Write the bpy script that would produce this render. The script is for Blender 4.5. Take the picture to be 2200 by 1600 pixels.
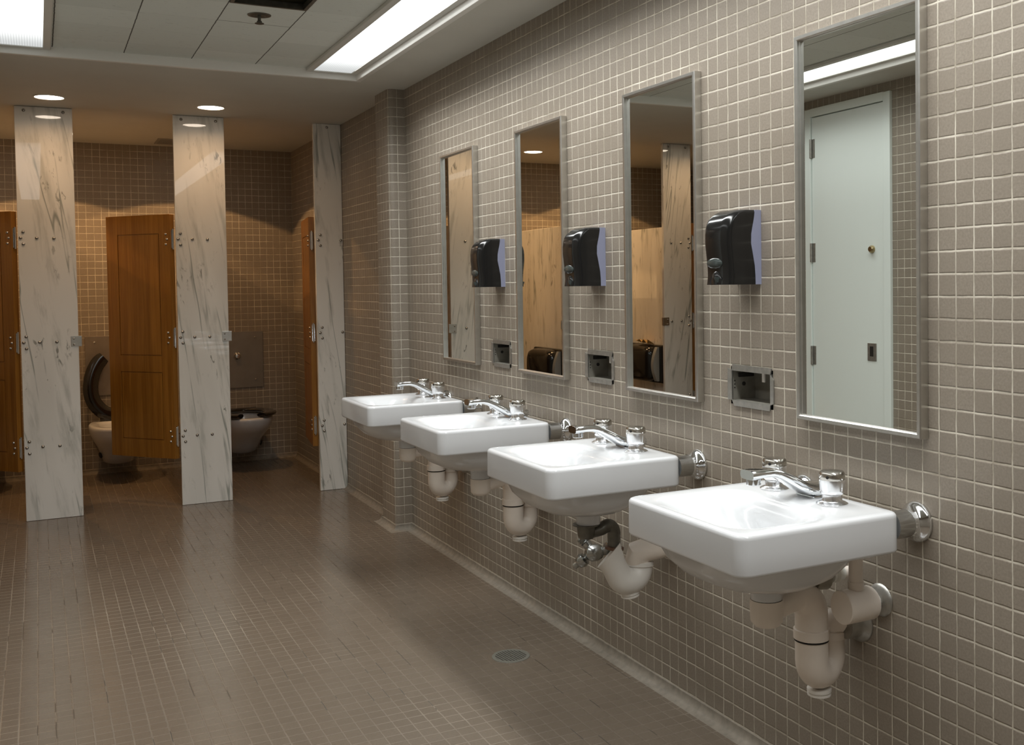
import bpy, bmesh, math, random
from mathutils import Vector, Matrix

# ------------------------------------------------------------------ scene, camera, light, exposure
for o in list(bpy.data.objects):
    bpy.data.objects.remove(o, do_unlink=True)
scene = bpy.context.scene
COL = scene.collection
T = 0.0508                      # one wall tile (2 in) in metres; everything below is written in tiles
ZF = 37.7                       # tile rows between the zero row and the floor
PI = math.pi
random.seed(7)

cam_d = bpy.data.cameras.new('camera')
cam = bpy.data.objects.new('camera', cam_d)
COL.objects.link(cam)
R_ = Vector((0.881205105, -0.472542770, -0.013449666))
D_ = Vector((-0.026576194, -0.021113775, -0.999423791))
F_ = Vector((0.471986513, 0.881054788, -0.031163955))
M = Matrix.Identity(4)
for i in range(3):
    M[i][0], M[i][1], M[i][2] = R_[i], -D_[i], -F_[i]
M.translation = Vector((-35.3689, -33.9842, -11.24248 + ZF)) * T
cam.matrix_world = M
cam_d.sensor_width = 36.0
cam_d.lens = 36.0 * 2249.5685 / 2200.0
cam_d.shift_x = (1100.0 - 1287.7103) / 2200.0
cam_d.shift_y = (679.9197 - 800.0) / 2200.0
cam_d.clip_start = 0.02
scene.camera = cam

scene.view_settings.view_transform = 'Standard'
scene.view_settings.look = 'None'
scene.view_settings.gamma = 1.0
scene.view_settings.exposure = 0.16
w = bpy.data.worlds.new('dark'); scene.world = w
w.use_nodes = True
w.node_tree.nodes['Background'].inputs[0].default_value = (0, 0, 0, 1)

TUBE_STRENGTH = 2.3                       # glow of the fluorescent lenses seen from the side
TUBE_W, TUBE_SPREAD = 50.0, 142           # light thrown down by each prismatic lens
TUBE_COLOR = (0.98, 1.0, 0.99)
STALL_W, AISLE_W = 32.0, 1.45             # watts of the can lights over the stalls / in the aisle
WARM = (1.0, 0.56, 0.23)


def add_strip(name, x0, x1, y0, y1, h, parent, dim=1.0):
    d = bpy.data.lights.new(name, 'AREA')
    d.shape = 'RECTANGLE'; d.size = (x1 - x0) * T; d.size_y = (y1 - y0) * T
    d.energy = TUBE_W * dim; d.color = TUBE_COLOR; d.spread = math.radians(TUBE_SPREAD)
    o = bpy.data.objects.new(name, d); COL.objects.link(o)
    o.parent = parent
    o.location = Vector(((x0 + x1) / 2, (y0 + y1) / 2, h)) * T - parent.location
    return o


def add_spot(name, x, y, h, watts, half_deg, blend, radius, parent):
    d = bpy.data.lights.new(name, 'SPOT')
    d.energy = watts; d.color = WARM
    d.spot_size = 2 * math.radians(half_deg); d.spot_blend = blend
    d.shadow_soft_size = radius
    o = bpy.data.objects.new(name, d); COL.objects.link(o)
    o.location = Vector((x, y, h)) * T
    if parent:
        o.parent = parent
        o.location = o.location - parent.location
    return o


def add_disc(name, x, y, h, watts, half_deg, blend, radius, parent):
    d = bpy.data.lights.new(name, 'AREA')
    d.shape = 'DISK'; d.size = 2 * 1.3 * T; d.energy = watts; d.color = WARM
    d.spread = math.radians(2 * half_deg)
    o = bpy.data.objects.new(name, d); COL.objects.link(o)
    o.parent = parent; o.location = Vector((x, y, h)) * T - parent.location
    return o


# ------------------------------------------------------------------ material helpers
class NT:
    def __init__(self, name):
        self.m = bpy.data.materials.new(name); self.m.use_nodes = True
        self.t = self.m.node_tree; self.n = self.t.nodes
        self.b = self.n['Principled BSDF']

    def new(self, typ, **kw):
        nd = self.n.new(typ)
        for k, v in kw.items():
            setattr(nd, k, v)
        return nd

    def link(self, a, b):
        self.t.links.new(a, b)

    def math(self, op, a, b=None, c=None, clamp=False):
        nd = self.new('ShaderNodeMath', operation=op, use_clamp=clamp)
        for i, v in enumerate((a, b, c)):
            if v is None: continue
            if isinstance(v, (int, float)): nd.inputs[i].default_value = v
            else: self.link(v, nd.inputs[i])
        return nd.outputs[0]

    def maprange(self, v, a, b, c, d, smooth=True):
        nd = self.new('ShaderNodeMapRange', interpolation_type='SMOOTHSTEP' if smooth else 'LINEAR')
        self.link(v, nd.inputs[0])
        for i, q in enumerate((a, b, c, d)):
            nd.inputs[1 + i].default_value = q
        return nd.outputs[0]

    def noise(self, vec, scale, detail=2.0, rough=0.5, dist=0.0):
        nd = self.new('ShaderNodeTexNoise')
        if vec is not None: self.link(vec, nd.inputs['Vector'])
        nd.inputs['Scale'].default_value = scale
        nd.inputs['Detail'].default_value = detail
        nd.inputs['Roughness'].default_value = rough
        nd.inputs['Distortion'].default_value = dist
        return nd.outputs[0]

    def mix(self, f, a, b):
        nd = self.new('ShaderNodeMix', data_type='RGBA')
        for sock, v in ((nd.inputs[0], f), (nd.inputs[6], a), (nd.inputs[7], b)):
            if isinstance(v, (int, float)): sock.default_value = v
            elif isinstance(v, tuple): sock.default_value = v + (1.0,) if len(v) == 3 else v
            else: self.link(v, sock)
        return nd.outputs[2]

    def scale(self, vec, s):
        nd = self.new('ShaderNodeVectorMath', operation='MULTIPLY')
        self.link(vec, nd.inputs[0]); nd.inputs[1].default_value = s
        return nd.outputs[0]

    def bump(self, h, strength, dist):
        nd = self.new('ShaderNodeBump')
        nd.inputs['Strength'].default_value = strength
        nd.inputs['Distance'].default_value = dist
        self.link(h, nd.inputs['Height'])
        self.link(nd.outputs[0], self.b.inputs['Normal'])

    def pos(self):
        return self.scale(self.new('ShaderNodeNewGeometry').outputs['Position'], (1 / T, 1 / T, 1 / T))


def simple(name, col, rough=0.5, metal=0.0, coat=0.0, var=0.0, vscale=4.0, spec=0.5, bumpy=0.0):
    k = NT(name)
    k.b.inputs['Base Color'].default_value = col + (1.0,)
    k.b.inputs['Roughness'].default_value = rough
    k.b.inputs['Metallic'].default_value = metal
    k.b.inputs['Coat Weight'].default_value = coat
    k.b.inputs['Specular IOR Level'].default_value = spec
    if var or bumpy:
        n = k.noise(k.pos(), vscale, 3.0)
        if var:
            c = k.mix(n, tuple(max(0, x * (1 - var)) for x in col), tuple(min(1, x * (1 + var)) for x in col))
            k.link(c, k.b.inputs['Base Color'])
        if bumpy:
            k.bump(n, bumpy, 0.0006)
    return k.m


def tile_material(name, base, hue_b, grout, grout_dirty, gw, rough, rough2, fade_lo, dirt_scale, dark=0.0, bump=0.5):
    """Square tiles on the UV map (one unit of UV = one tile)."""
    k = NT(name)
    uv = k.new('ShaderNodeUVMap').outputs[0]
    # hand-set tiles: joints wander a little
    wob = k.new('ShaderNodeTexNoise'); k.link(uv, wob.inputs['Vector']); wob.inputs['Scale'].default_value = 1.3
    off = k.new('ShaderNodeVectorMath', operation='MULTIPLY_ADD')
    k.link(wob.outputs['Color'], off.inputs[0]); off.inputs[1].default_value = (0.07, 0.07, 0); off.inputs[2].default_value = (-0.035, -0.035, 0)
    add = k.new('ShaderNodeVectorMath', operation='ADD'); k.link(uv, add.inputs[0]); k.link(off.outputs[0], add.inputs[1])
    sp = k.new('ShaderNodeSeparateXYZ'); k.link(add.outputs[0], sp.inputs[0])
    u, v = sp.outputs[0], sp.outputs[1]
    du = k.math('PINGPONG', u, 0.5); dv = k.math('PINGPONG', v, 0.5)
    mu = k.maprange(du, gw * 0.55, gw * 1.25, 1.0, 0.0); mv = k.maprange(dv, gw * 0.55, gw * 1.25, 1.0, 0.0)
    # worn / dirty joints
    n1 = k.noise(uv, dirt_scale, 4.0, 0.65)
    st = k.scale(uv, (1.0, 0.16, 1.0)); n2 = k.noise(st, 1.1, 3.0, 0.6)
    vis_u = k.maprange(n2, 0.38, 0.60, fade_lo, 1.0); vis_v = k.maprange(n1, 0.30, 0.55, 0.55, 1.0)
    m = k.math('MAXIMUM', k.math('MULTIPLY', mu, vis_u), k.math('MULTIPLY', mv, vis_v))
    full = k.math('MAXIMUM', mu, mv)
    # per tile colour
    fl = k.new('ShaderNodeVectorMath', operation='FLOOR'); k.link(add.outputs[0], fl.inputs[0])
    wn = k.new('ShaderNodeTexWhiteNoise', noise_dimensions='2D'); k.link(fl.outputs[0], wn.inputs['Vector'])
    tc = k.mix(wn.outputs['Value'], base, hue_b)
    mott = k.noise(uv, 9.0, 4.0, 0.7)
    tc2 = k.mix(k.maprange(mott, 0.3, 0.7, 0.0, 1.0), tc, tuple(x * 0.86 for x in base))
    gcol = k.mix(k.maprange(k.noise(uv, dirt_scale * 0.7, 5.0, 0.7), 0.34, 0.62, 0.0, 1.0), grout_dirty, grout)
    if dark:
        big = k.noise(uv, 0.045, 3.0, 0.6)
        m = k.math('MULTIPLY', m, k.maprange(big, 0.42, 0.66, 0.06, 0.75))
        cell = k.new('ShaderNodeTexWhiteNoise', noise_dimensions='2D')
        rnd = k.new('ShaderNodeVectorMath', operation='MULTIPLY_ADD'); k.link(add.outputs[0], rnd.inputs[0])
        rnd.inputs[1].default_value = (1, .6, 0); rnd.inputs[2].default_value = (.5, 0, 0)
        rf = k.new('ShaderNodeVectorMath', operation='FLOOR'); k.link(rnd.outputs[0], rf.inputs[0]); k.link(rf.outputs[0], cell.inputs['Vector'])
        patch = k.maprange(k.noise(uv, 0.16, 2.0, 0.5), 0.42, 0.70, 0.975, 0.72)
        dk = k.math('MULTIPLY', k.math('GREATER_THAN', cell.outputs['Value'], patch), k.math('MULTIPLY', mu, dark))
        gcol = k.mix(dk, gcol, (0.02, 0.016, 0.012))
        m = k.math('MAXIMUM', m, dk)
    col = k.mix(m, tc2, gcol)
    k.link(col, k.b.inputs['Base Color'])
    r = k.maprange(n1, 0.3, 0.7, rough, rough2)
    r = k.math('ADD', r, k.math('MULTIPLY', full, 0.25), clamp=True)
    k.link(r, k.b.inputs['Roughness'])
    mn = k.math('MINIMUM', du, dv)
    hgt = k.maprange(mn, gw * 0.4, gw * 2.2, 0.0, 1.0)
    hgt = k.math('ADD', hgt, k.math('MULTIPLY', mott, 0.10))
    k.bump(hgt, bump, 0.0012)
    return k.m


def marble_material(name):
    k = NT(name)
    p = k.pos()
    # lean the veining a little off the vertical
    sh = k.new('ShaderNodeVectorRotate', rotation_type='Y_AXIS'); k.link(p, sh.inputs['Vector']); sh.inputs['Angle'].default_value = 0.13
    q = sh.outputs[0]
    big = k.noise(k.scale(q, (0.22, 0.22, 0.05)), 1.0, 2.0, 0.5, 0.3)
    base = k.mix(k.maprange(big, 0.35, 0.68, 0.0, 1.0), (0.86, 0.84, 0.79), (0.77, 0.75, 0.70))
    # soft grey clouds drawn out along the vein
    cl = k.noise(k.scale(q, (0.85, 0.85, 0.11)), 1.0, 5.0, 0.62, 0.25)
    c = k.mix(k.maprange(cl, 0.50, 0.70, 0.0, 0.55), base, (0.44, 0.445, 0.40))
    # long thin veins
    l1 = k.noise(k.scale(q, (0.34, 0.34, 0.020)), 1.0, 3.0, 0.6, 0.12)
    gate = k.maprange(k.noise(k.scale(p, (0.20, 0.20, 0.07)), 1.0, 3.0, 0.6), 0.46, 0.60, 0.0, 1.0)
    v1 = k.maprange(k.math('ABSOLUTE', k.math('SUBTRACT', l1, 0.5)), 0.0, 0.020, 1.0, 0.0)
    c = k.mix(k.math('MULTIPLY', k.math('MULTIPLY', v1, gate), 0.75), c, (0.22, 0.245, 0.21))
    # clusters of short dark flecks
    f = k.noise(k.scale(q, (2.0, 2.0, 0.62)), 1.0, 4.0, 0.66, 0.6)
    g2 = k.maprange(k.noise(k.scale(p, (0.26, 0.26, 0.11)), 1.7, 2.0), 0.52, 0.70, 0.0, 1.0)
    fl = k.maprange(f, 0.575, 0.67, 0.0, 1.0)
    c = k.mix(k.math('MULTIPLY', k.math('MULTIPLY', fl, g2), 0.80), c, (0.17, 0.17, 0.14))
    k.link(c, k.b.inputs['Base Color'])
    k.b.inputs['Roughness'].default_value = 0.45
    k.b.inputs['Specular IOR Level'].default_value = 0.1
    k.b.inputs['Coat Weight'].default_value = 1.0
    k.b.inputs['Coat Roughness'].default_value = 0.015
    return k.m


def wood_material(name, a, b):
    k = NT(name)
    tc = k.new('ShaderNodeTexCoord').outputs['Object']
    p = k.scale(tc, (1 / T, 1 / T, 1 / T))
    g = k.noise(k.scale(p, (1.6, 1.6, 0.06)), 1.0, 5.0, 0.65, 0.6)
    f = k.noise(k.scale(p, (9.0, 9.0, 0.25)), 1.0, 2.0, 0.6)
    t = k.math('ADD', k.math('MULTIPLY', g, 0.75), k.math('MULTIPLY', f, 0.25))
    c = k.mix(k.maprange(t, 0.36, 0.66, 0.0, 1.0), a, b)
    k.link(c, k.b.inputs['Base Color'])
    k.b.inputs['Roughness'].default_value = 0.32
    k.bump(f, 0.08, 0.0005)
    return k.m


def acoustic_material(name):
    k = NT(name)
    p = k.pos()
    sp = k.new('ShaderNodeSeparateXYZ'); k.link(p, sp.inputs[0])
    u = k.math('DIVIDE', k.math('ADD', sp.outputs[0], 16.2), 5.82)
    v = k.math('DIVIDE', k.math('SUBTRACT', sp.outputs[1], 55.7), 5.82)
    wob = k.math('MULTIPLY', k.math('SUBTRACT', k.noise(p, 1.5, 3.0), 0.5), 0.012)
    mu = k.maprange(k.math('PINGPONG', k.math('ADD', u, wob), 0.5), 0.004, 0.011, 1.0, 0.0)
    mv = k.maprange(k.math('PINGPONG', k.math('ADD', v, wob), 0.5), 0.003, 0.008, 0.14, 0.0)
    cut = k.math('MULTIPLY', k.math('COMPARE', u, -0.5, 0.5), k.math('LESS_THAN', k.math('ABSOLUTE', v), 0.3))
    mv = k.math('MAXIMUM', mv, k.math('MULTIPLY', cut, k.maprange(k.math('PINGPONG', k.math('ADD', v, wob), 0.5), 0.004, 0.010, 1.0, 0.0)))
    fis = k.noise(k.scale(p, (1.2, 5.5, 1.0)), 1.0, 4.0, 0.7)
    pits = k.maprange(fis, 0.62, 0.70, 0.0, 0.6)
    comb = k.new('ShaderNodeCombineXYZ')
    k.link(k.math('FLOOR', u), comb.inputs[0]); k.link(k.math('FLOOR', v), comb.inputs[1])
    wn = k.new('ShaderNodeTexWhiteNoise', noise_dimensions='2D'); k.link(comb.outputs[0], wn.inputs['Vector'])
    base = k.mix(wn.outputs['Value'], (0.66, 0.685, 0.64), (0.74, 0.765, 0.72))
    c = k.mix(pits, base, (0.30, 0.30, 0.27))
    c = k.mix(k.math('MAXIMUM', mu, mv), c, (0.07, 0.065, 0.055))
    k.link(c, k.b.inputs['Base Color'])
    k.b.inputs['Roughness'].default_value = 0.9
    k.bump(fis, 0.25, 0.002)
    return k.m


def emission_material(name, col, strength, ribs=False):
    k = NT(name)
    k.n.remove(k.b)
    e = k.new('ShaderNodeEmission')
    e.inputs[0].default_value = col + (1.0,); e.inputs[1].default_value = strength
    k.link(e.outputs[0], k.n['Material Output'].inputs[0])
    return k.m


def lens_material(name):
    """Prismatic lens over fluorescent tubes: even along the tubes, weaker past their far ends, fine lengthwise prisms."""
    k = NT(name); k.n.remove(k.b)
    sp = k.new('ShaderNodeSeparateXYZ'); k.link(k.pos(), sp.inputs[0])
    f = k.maprange(sp.outputs[1], 61.0, 70.6, 1.0, 0.0, smooth=False)
    f = k.math('POWER', f, 1.6)
    rib = k.maprange(k.math('PINGPONG', k.math('MULTIPLY', sp.outputs[0], 5.0), 0.5), 0.0, 0.5, 0.78, 1.0)
    st = k.math('MULTIPLY', k.math('ADD', k.math('MULTIPLY', f, TUBE_STRENGTH - .66), .66), rib)
    e = k.new('ShaderNodeEmission'); e.inputs[0].default_value = TUBE_COLOR + (1.0,)
    k.link(st, e.inputs[1]); k.link(e.outputs[0], k.n['Material Output'].inputs[0])
    return k.m


MT = {}
MT['wall'] = tile_material('wall_tile', (0.280, 0.238, 0.190), (0.310, 0.265, 0.214), (0.69, 0.64, 0.535), (0.38, 0.335, 0.26),
                           0.038, 0.40, 0.52, 0.55, 0.35, bump=0.75)
MT['floor'] = tile_material('floor_tile', (0.165, 0.132, 0.100), (0.185, 0.149, 0.114), (0.40, 0.35, 0.28), (0.24, 0.195, 0.15),
                            0.036, 0.15, 0.24, 0.12, 0.10, dark=0.9, bump=0.22)
MT['cove'] = simple('cove_mortar', (0.23, 0.20, 0.16), 0.7, var=0.45, vscale=2.2, bumpy=0.9)
MT['marble'] = marble_material('veined_marble')
MT['wood'] = wood_material('door_wood', (0.23, 0.092, 0.011), (0.35, 0.155, 0.024))
MT['porcelain'] = simple('porcelain', (0.67, 0.68, 0.695), 0.20, coat=0.25)
MT['chrome'] = simple('chrome', (0.80, 0.82, 0.84), 0.07, metal=1.0)
MT['steel'] = simple('brushed_steel', (0.66, 0.65, 0.62), 0.30, metal=1.0, var=0.12, vscale=2.0)
MT['dull'] = simple('dull_steel', (0.42, 0.41, 0.38), 0.42, metal=0.85, var=0.3, vscale=3.0)
MT['boltm'] = simple('bolt_steel', (0.45, 0.44, 0.42), 0.25, metal=1.0)
MT['mirror'] = simple('mirror_silver', (0.88, 0.90, 0.87), 0.0, metal=1.0)
MT['blackp'] = simple('black_plastic', (0.010, 0.010, 0.010), 0.16, spec=0.5)
MT['bluep'] = simple('blue_grey_plastic', (0.27, 0.285, 0.40), 0.4)
MT['greyclear'] = simple('grey_window_plastic', (0.045, 0.055, 0.053), 0.10)
MT['clear'] = simple('clear_plastic', (0.35, 0.37, 0.37), 0.1)
MT['seat'] = simple('black_seat', (0.008, 0.007, 0.006), 0.12, coat=0.5)
MT['pvc'] = simple('painted_pvc', (0.82, 0.74, 0.66), 0.38, var=0.08, vscale=0.8)
MT['pvcw'] = simple('white_pvc', (0.78, 0.75, 0.70), 0.35, var=0.06, vscale=0.8)
MT['tape'] = simple('white_tape', (0.85, 0.84, 0.78), 0.7, bumpy=0.5, vscale=6.0)
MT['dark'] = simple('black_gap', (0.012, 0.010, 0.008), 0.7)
MT['darkmetal'] = simple('tarnished_metal', (0.16, 0.155, 0.135), 0.38, metal=0.8, var=0.4, vscale=2.0)
MT['soffit'] = simple('soffit_paint', (0.60, 0.59, 0.535), 0.7, var=0.05, vscale=0.25)
MT['lip'] = simple('white_trim_paint', (0.78, 0.77, 0.73), 0.5)
MT['fixture'] = simple('fixture_enamel', (0.62, 0.61, 0.57), 0.45)
MT['acoustic'] = acoustic_material('acoustic_tile')
MT['lens'] = lens_material('fluorescent_lens')
MT['warmlens'] = emission_material('downlight_lens', (1.0, 0.84, 0.68), 16.0)
MT['doorpaint'] = simple('door_paint', (0.80, 0.86, 0.83), 0.35)
MT['brass'] = simple('brass', (0.45, 0.36, 0.20), 0.3, metal=1.0)
MT['duct'] = simple('duct_lining', (0.09, 0.085, 0.05), 0.8, var=0.5, vscale=0.7)
MT['paper'] = simple('brown_paper', (0.55, 0.34, 0.12), 0.8)
MT['grille'] = simple('drain_metal', (0.20, 0.195, 0.165), 0.5, metal=0.2)


# ------------------------------------------------------------------ mesh helpers (tile units)
class MB:
    def __init__(self):
        self.bm = bmesh.new()
        self.uv = None
        self.boxy = False

    def vs(self, pts):
        return [self.bm.verts.new(p) for p in pts]

    def face(self, vs, uvs=None):
        try:
            f = self.bm.faces.new(vs)
        except ValueError:
            return None
        if uvs is not None:
            if self.uv is None: self.uv = self.bm.loops.layers.uv.new('UVMap')
            for l, q in zip(f.loops, uvs): l[self.uv].uv = q
        return f

    def quad(self, pts, uvs=None):
        return self.face(self.vs(pts), uvs)

    def box(self, x0, x1, y0, y1, z0, z1, bevel=0.0, seg=2, mat=None):
        self.boxy = True
        b = bmesh.new()
        v = [b.verts.new(p) for p in ((x0, y0, z0), (x1, y0, z0), (x1, y1, z0), (x0, y1, z0),
                                      (x0, y0, z1), (x1, y0, z1), (x1, y1, z1), (x0, y1, z1))]
        for f in ((3, 2, 1, 0), (4, 5, 6, 7), (0, 1, 5, 4), (1, 2, 6, 5), (2, 3, 7, 6), (3, 0, 4, 7)):
            b.faces.new([v[i] for i in f])
        if bevel:
            bmesh.ops.bevel(b, geom=list(b.edges), offset=bevel, segments=seg, affect='EDGES', profile=0.5)
        self.merge(b, mat)
        return self

    def merge(self, b, mat=None):
        mp = {}
        for v in b.verts:
            co = mat @ v.co if mat else v.co
            mp[v] = self.bm.verts.new(co)
        for f in b.faces:
            try: self.bm.faces.new([mp[v] for v in f.verts])
            except ValueError: pass
        b.free()

    def loft(self, rings, cap0=True, cap1=True, closed=True):
        rv = [self.vs(r) for r in rings]
        n = len(rv[0])
        for a, b in zip(rv[:-1], rv[1:]):
            for i in range(n if closed else n - 1):
                j = (i + 1) % n
                self.face([a[i], a[j], b[j], b[i]])
        if cap0: self.face(list(reversed(rv[0])))
        if cap1: self.face(rv[-1])
        return self

    def tube(self, pts, rad, seg=20, caps=True):
        pts = [Vector(p) for p in pts]
        if isinstance(rad, (int, float)): rad = [rad] * len(pts)
        rings = []
        t0 = (pts[1] - pts[0]).normalized()
        a = Vector((0, 0, 1)) if abs(t0.z) < 0.9 else Vector((1, 0, 0))
        n = (a - t0 * a.dot(t0)).normalized()
        for i, p in enumerate(pts):
            if i == 0: t = (pts[1] - pts[0])
            elif i == len(pts) - 1: t = (pts[-1] - pts[-2])
            else: t = (pts[i + 1] - p).normalized() + (p - pts[i - 1]).normalized()
            t.normalize()
            n = (n - t * n.dot(t)).normalized()
            bnm = t.cross(n)
            rings.append([p + (n * math.cos(2 * PI * k / seg) + bnm * math.sin(2 * PI * k / seg)) * rad[i] for k in range(seg)])
        return self.loft(rings, caps, caps)

    def lathe(self, prof, origin, axis=(0, 0, 1), seg=24, cap0=True, cap1=True):
        ax = Vector(axis).normalized()
        a = Vector((0, 0, 1)) if abs(ax.z) < 0.9 else Vector((1, 0, 0))
        u = (a - ax * a.dot(ax)).normalized(); v = ax.cross(u); o = Vector(origin)
        rings = [[o + ax * t + (u * math.cos(2 * PI * k / seg) + v * math.sin(2 * PI * k / seg)) * max(r, 1e-4) for k in range(seg)]
                 for r, t in prof]
        return self.loft(rings, cap0, cap1)


def obj(name, mb, mat, parent=None, origin=(0, 0, 0), smooth=True, angle=40):
    """Link MB as ONE mesh object. Vertices are given in world tiles; a child is stored relative to its parent's origin."""
    o0 = Vector(origin)
    bm = mb.bm
    for v in bm.verts: v.co = (v.co - o0) * T
    bmesh.ops.recalc_face_normals(bm, faces=bm.faces) if mb.uv is None else None
    me = bpy.data.meshes.new(name)
    bm.to_mesh(me); bm.free()
    if mb.boxy: angle = min(angle, 14)
    if smooth:
        me.shade_smooth(); me.set_sharp_from_angle(angle=math.radians(angle))
    me.materials.append(mat)
    o = bpy.data.objects.new(name, me); COL.objects.link(o)
    if parent: o.parent = parent
    else: o.location = o0 * T
    return o


def thing(name, loc, label, cat, group=None, rotz=0.0):
    o = bpy.data.objects.new(name, None); COL.objects.link(o)
    o.empty_display_size = 0.05
    o.location = Vector(loc) * T; o.rotation_euler = (0, 0, rotz)
    tag(o, label, cat, group)
    return o


def tag(o, label, cat, group=None):
    o['label'] = label; o['category'] = cat
    if group: o['group'] = group


def struct(name, mb, mat, parent=None, smooth=False, origin=(0, 0, 0)):
    o = obj(name, mb, mat, parent, origin, smooth)
    if parent is None: o['kind'] = 'structure'
    return o


def copy_tree(o, parent=None):
    c = o.copy(); COL.objects.link(c)
    if parent: c.parent = parent
    for ch in [x for x in o.children]:
        copy_tree(ch, c)
    return c


def dup(root, d, label, group=None):
    c = copy_tree(root)
    c.location = root.location + Vector(d) * T
    c['label'] = label
    if group: c['group'] = group
    return c


# ------------------------------------------------------------------ the room
XL, XS = -45.2, -84.0           # left wall of the wash area, left end of the stall area
YF, YB = -52.0, 133.4           # wall behind the camera, back wall
HC = 47.65                      # soffit
Y1 = 79.0                       # where the left wall ends
V0 = -0.7                       # uv: rows of joints sit 0.7 above the floor


def wall_quad(mb, axis, c, a0, a1, h0, h1, flip=False):
    if axis == 'x': P = [(c, a0, h0), (c, a1, h0), (c, a1, h1), (c, a0, h1)]
    else: P = [(a0, c, h0), (a1, c, h0), (a1, c, h1), (a0, c, h1)]
    U = [(a0, h0 + V0), (a1, h0 + V0), (a1, h1 + V0), (a0, h1 + V0)]
    if flip: P.reverse(); U.reverse()
    mb.quad(P, U)


# right wall with three rough openings for the old dispenser boxes
BOX_Y = [11.98, 30.03, 48.03]; BW, BZ0, BZ1 = 3.95, 19.42, 21.58
mb = MB()
ys = [YF] + sum([[b, b + BW] for b in BOX_Y], []) + [YB]
for i in range(len(ys) - 1):
    if i % 2 == 0: wall_quad(mb, 'x', 0, ys[i], ys[i + 1], 0, HC, True)
    else:
        wall_quad(mb, 'x', 0, ys[i], ys[i + 1], 0, BZ0, True); wall_quad(mb, 'x', 0, ys[i], ys[i + 1], BZ1, HC, True)
struct('wall_right', mb, MT['wall'])
mb = MB(); wall_quad(mb, 'y', YB, XS, 0, 0, HC); struct('wall_back', mb, MT['wall'])
mb = MB(); wall_quad(mb, 'y', YF, XL, 0, 0, HC, True); struct('wall_front', mb, MT['wall'])
# left wall with the doorway cut out
DY0, DY1, DH = 50.8, 65.0, 46.6
mb = MB()
wall_quad(mb, 'x', XL, YF, DY0, 0, HC); wall_quad(mb, 'x', XL, DY1, Y1, 0, HC); wall_quad(mb, 'x', XL, DY0, DY1, DH, HC)
struct('wall_left', mb, MT['wall'])
mb = MB(); wall_quad(mb, 'y', Y1, XS, XL, 0, HC, True); struct('wall_left_return', mb, MT['wall'])
mb = MB(); wall_quad(mb, 'x', XS, Y1, YB, 0, HC); struct('wall_left_stalls', mb, MT['wall'])

# pilaster: bullnosed corners
mb = MB()
path = []
X0, YA, YC, RB = -1.8, 76.0, 81.3, 0.62
path.append((0.0, YA)); path.append((X0 + RB, YA))
for k in range(1, 9):
    a = PI / 2 * k / 8; path.append((X0 + RB - RB * math.sin(a), YA + RB - RB * math.cos(a)))
path.append((X0, YC - RB))
for k in range(1, 9):
    a = PI / 2 * k / 8; path.append((X0 + RB - RB * math.cos(a), YC - RB + RB * math.sin(a)))
path.append((0.0, YC))
s = 0.16
for (a, b) in zip(path[:-1], path[1:]):
    L = math.hypot(b[0] - a[0], b[1] - a[1])
    mb.quad([(b[0], b[1], 0), (a[0], a[1], 0), (a[0], a[1], HC), (b[0], b[1], HC)],
            [(s + L, V0), (s, V0), (s, HC + V0), (s + L, HC + V0)])
    s += L
bmesh.ops.remove_doubles(mb.bm, verts=mb.bm.verts, dist=1e-4)
struct('wall_pilaster', mb, MT['wall'], smooth=True)

mb = MB()
mb.quad([(XS, YF, 0), (0, YF, 0), (0, YB, 0), (XS, YB, 0)],
        [(XS + .08, YF + .36), (.08, YF + .36), (.08, YB + .36), (XS + .08, YB + .36)])
struct('floor', mb, MT['floor'])


def cove(name, pts, nx):
    """Concave mortar cove along a line of (x, y); nx = unit normals into the room at each point."""
    m = MB(); rings = []
    for (x, y), (a, b) in zip(pts, nx):
        ring = [(x, y, 0.66), (x, y, 0.0)] + []
        prof = [(0.0, 0.66)] + [(0.70 - 0.64 * math.cos(t * PI / 2 / 6) + 0.0, 0.62 - 0.60 * math.sin(t * PI / 2 / 6)) for t in range(7)] + [(0.76, 0.0), (0.0, 0.0)]
        rings.append([(x + a * d, y + b * d, h) for d, h in prof])
    m.loft(rings, True, True)
    struct(name, m, MT['cove'], smooth=True)


S2 = math.sqrt(2)
cove('baseboard_right', [(0, YF), (0, YA), (X0, YA), (X0, YC), (0, YC), (0, YB)],
     [(-1, 1), (-1, -1), (-1, -1), (-1, 1), (-1, 1), (-1, -1)])
cove('baseboard_back', [(0, YB), (XS, YB)], [(-1, -1), (1, -1)])
cove('baseboard_left', [(XL, DY0 - .02), (XL, YF)], [(1, 0), (1, 1)])

# ceiling: plaster soffit all round, a raised field of acoustic tile over the wash area
RX0, RX1, RY0, RY1 = -39.5, -5.7, -46.0, 72.4
HT = HC + 0.55
mb = MB()
for x0, x1, y0, y1 in ((XS, 0, RY1, YB), (XL, RX0, YF, RY1), (RX1, 0, YF, RY1), (RX0, RX1, YF, RY0)):
    mb.box(x0, x1, y0, y1, HC, HC + 1.6)
struct('ceiling', mb, MT['soffit'])
OX0, OX1, OY0, OY1 = -22.0, -16.25, 43.9, 49.6      # missing tile
mb = MB()
for x0, x1, y0, y1 in ((RX0, OX0, RY0, RY1), (OX1, RX1, RY0, RY1), (OX0, OX1, OY1, RY1), (OX0, OX1, RY0, OY0)):
    mb.box(x0, x1, y0, y1, HT, HT + 0.4)
struct('ceiling_tiles', mb, MT['acoustic'])
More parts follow.
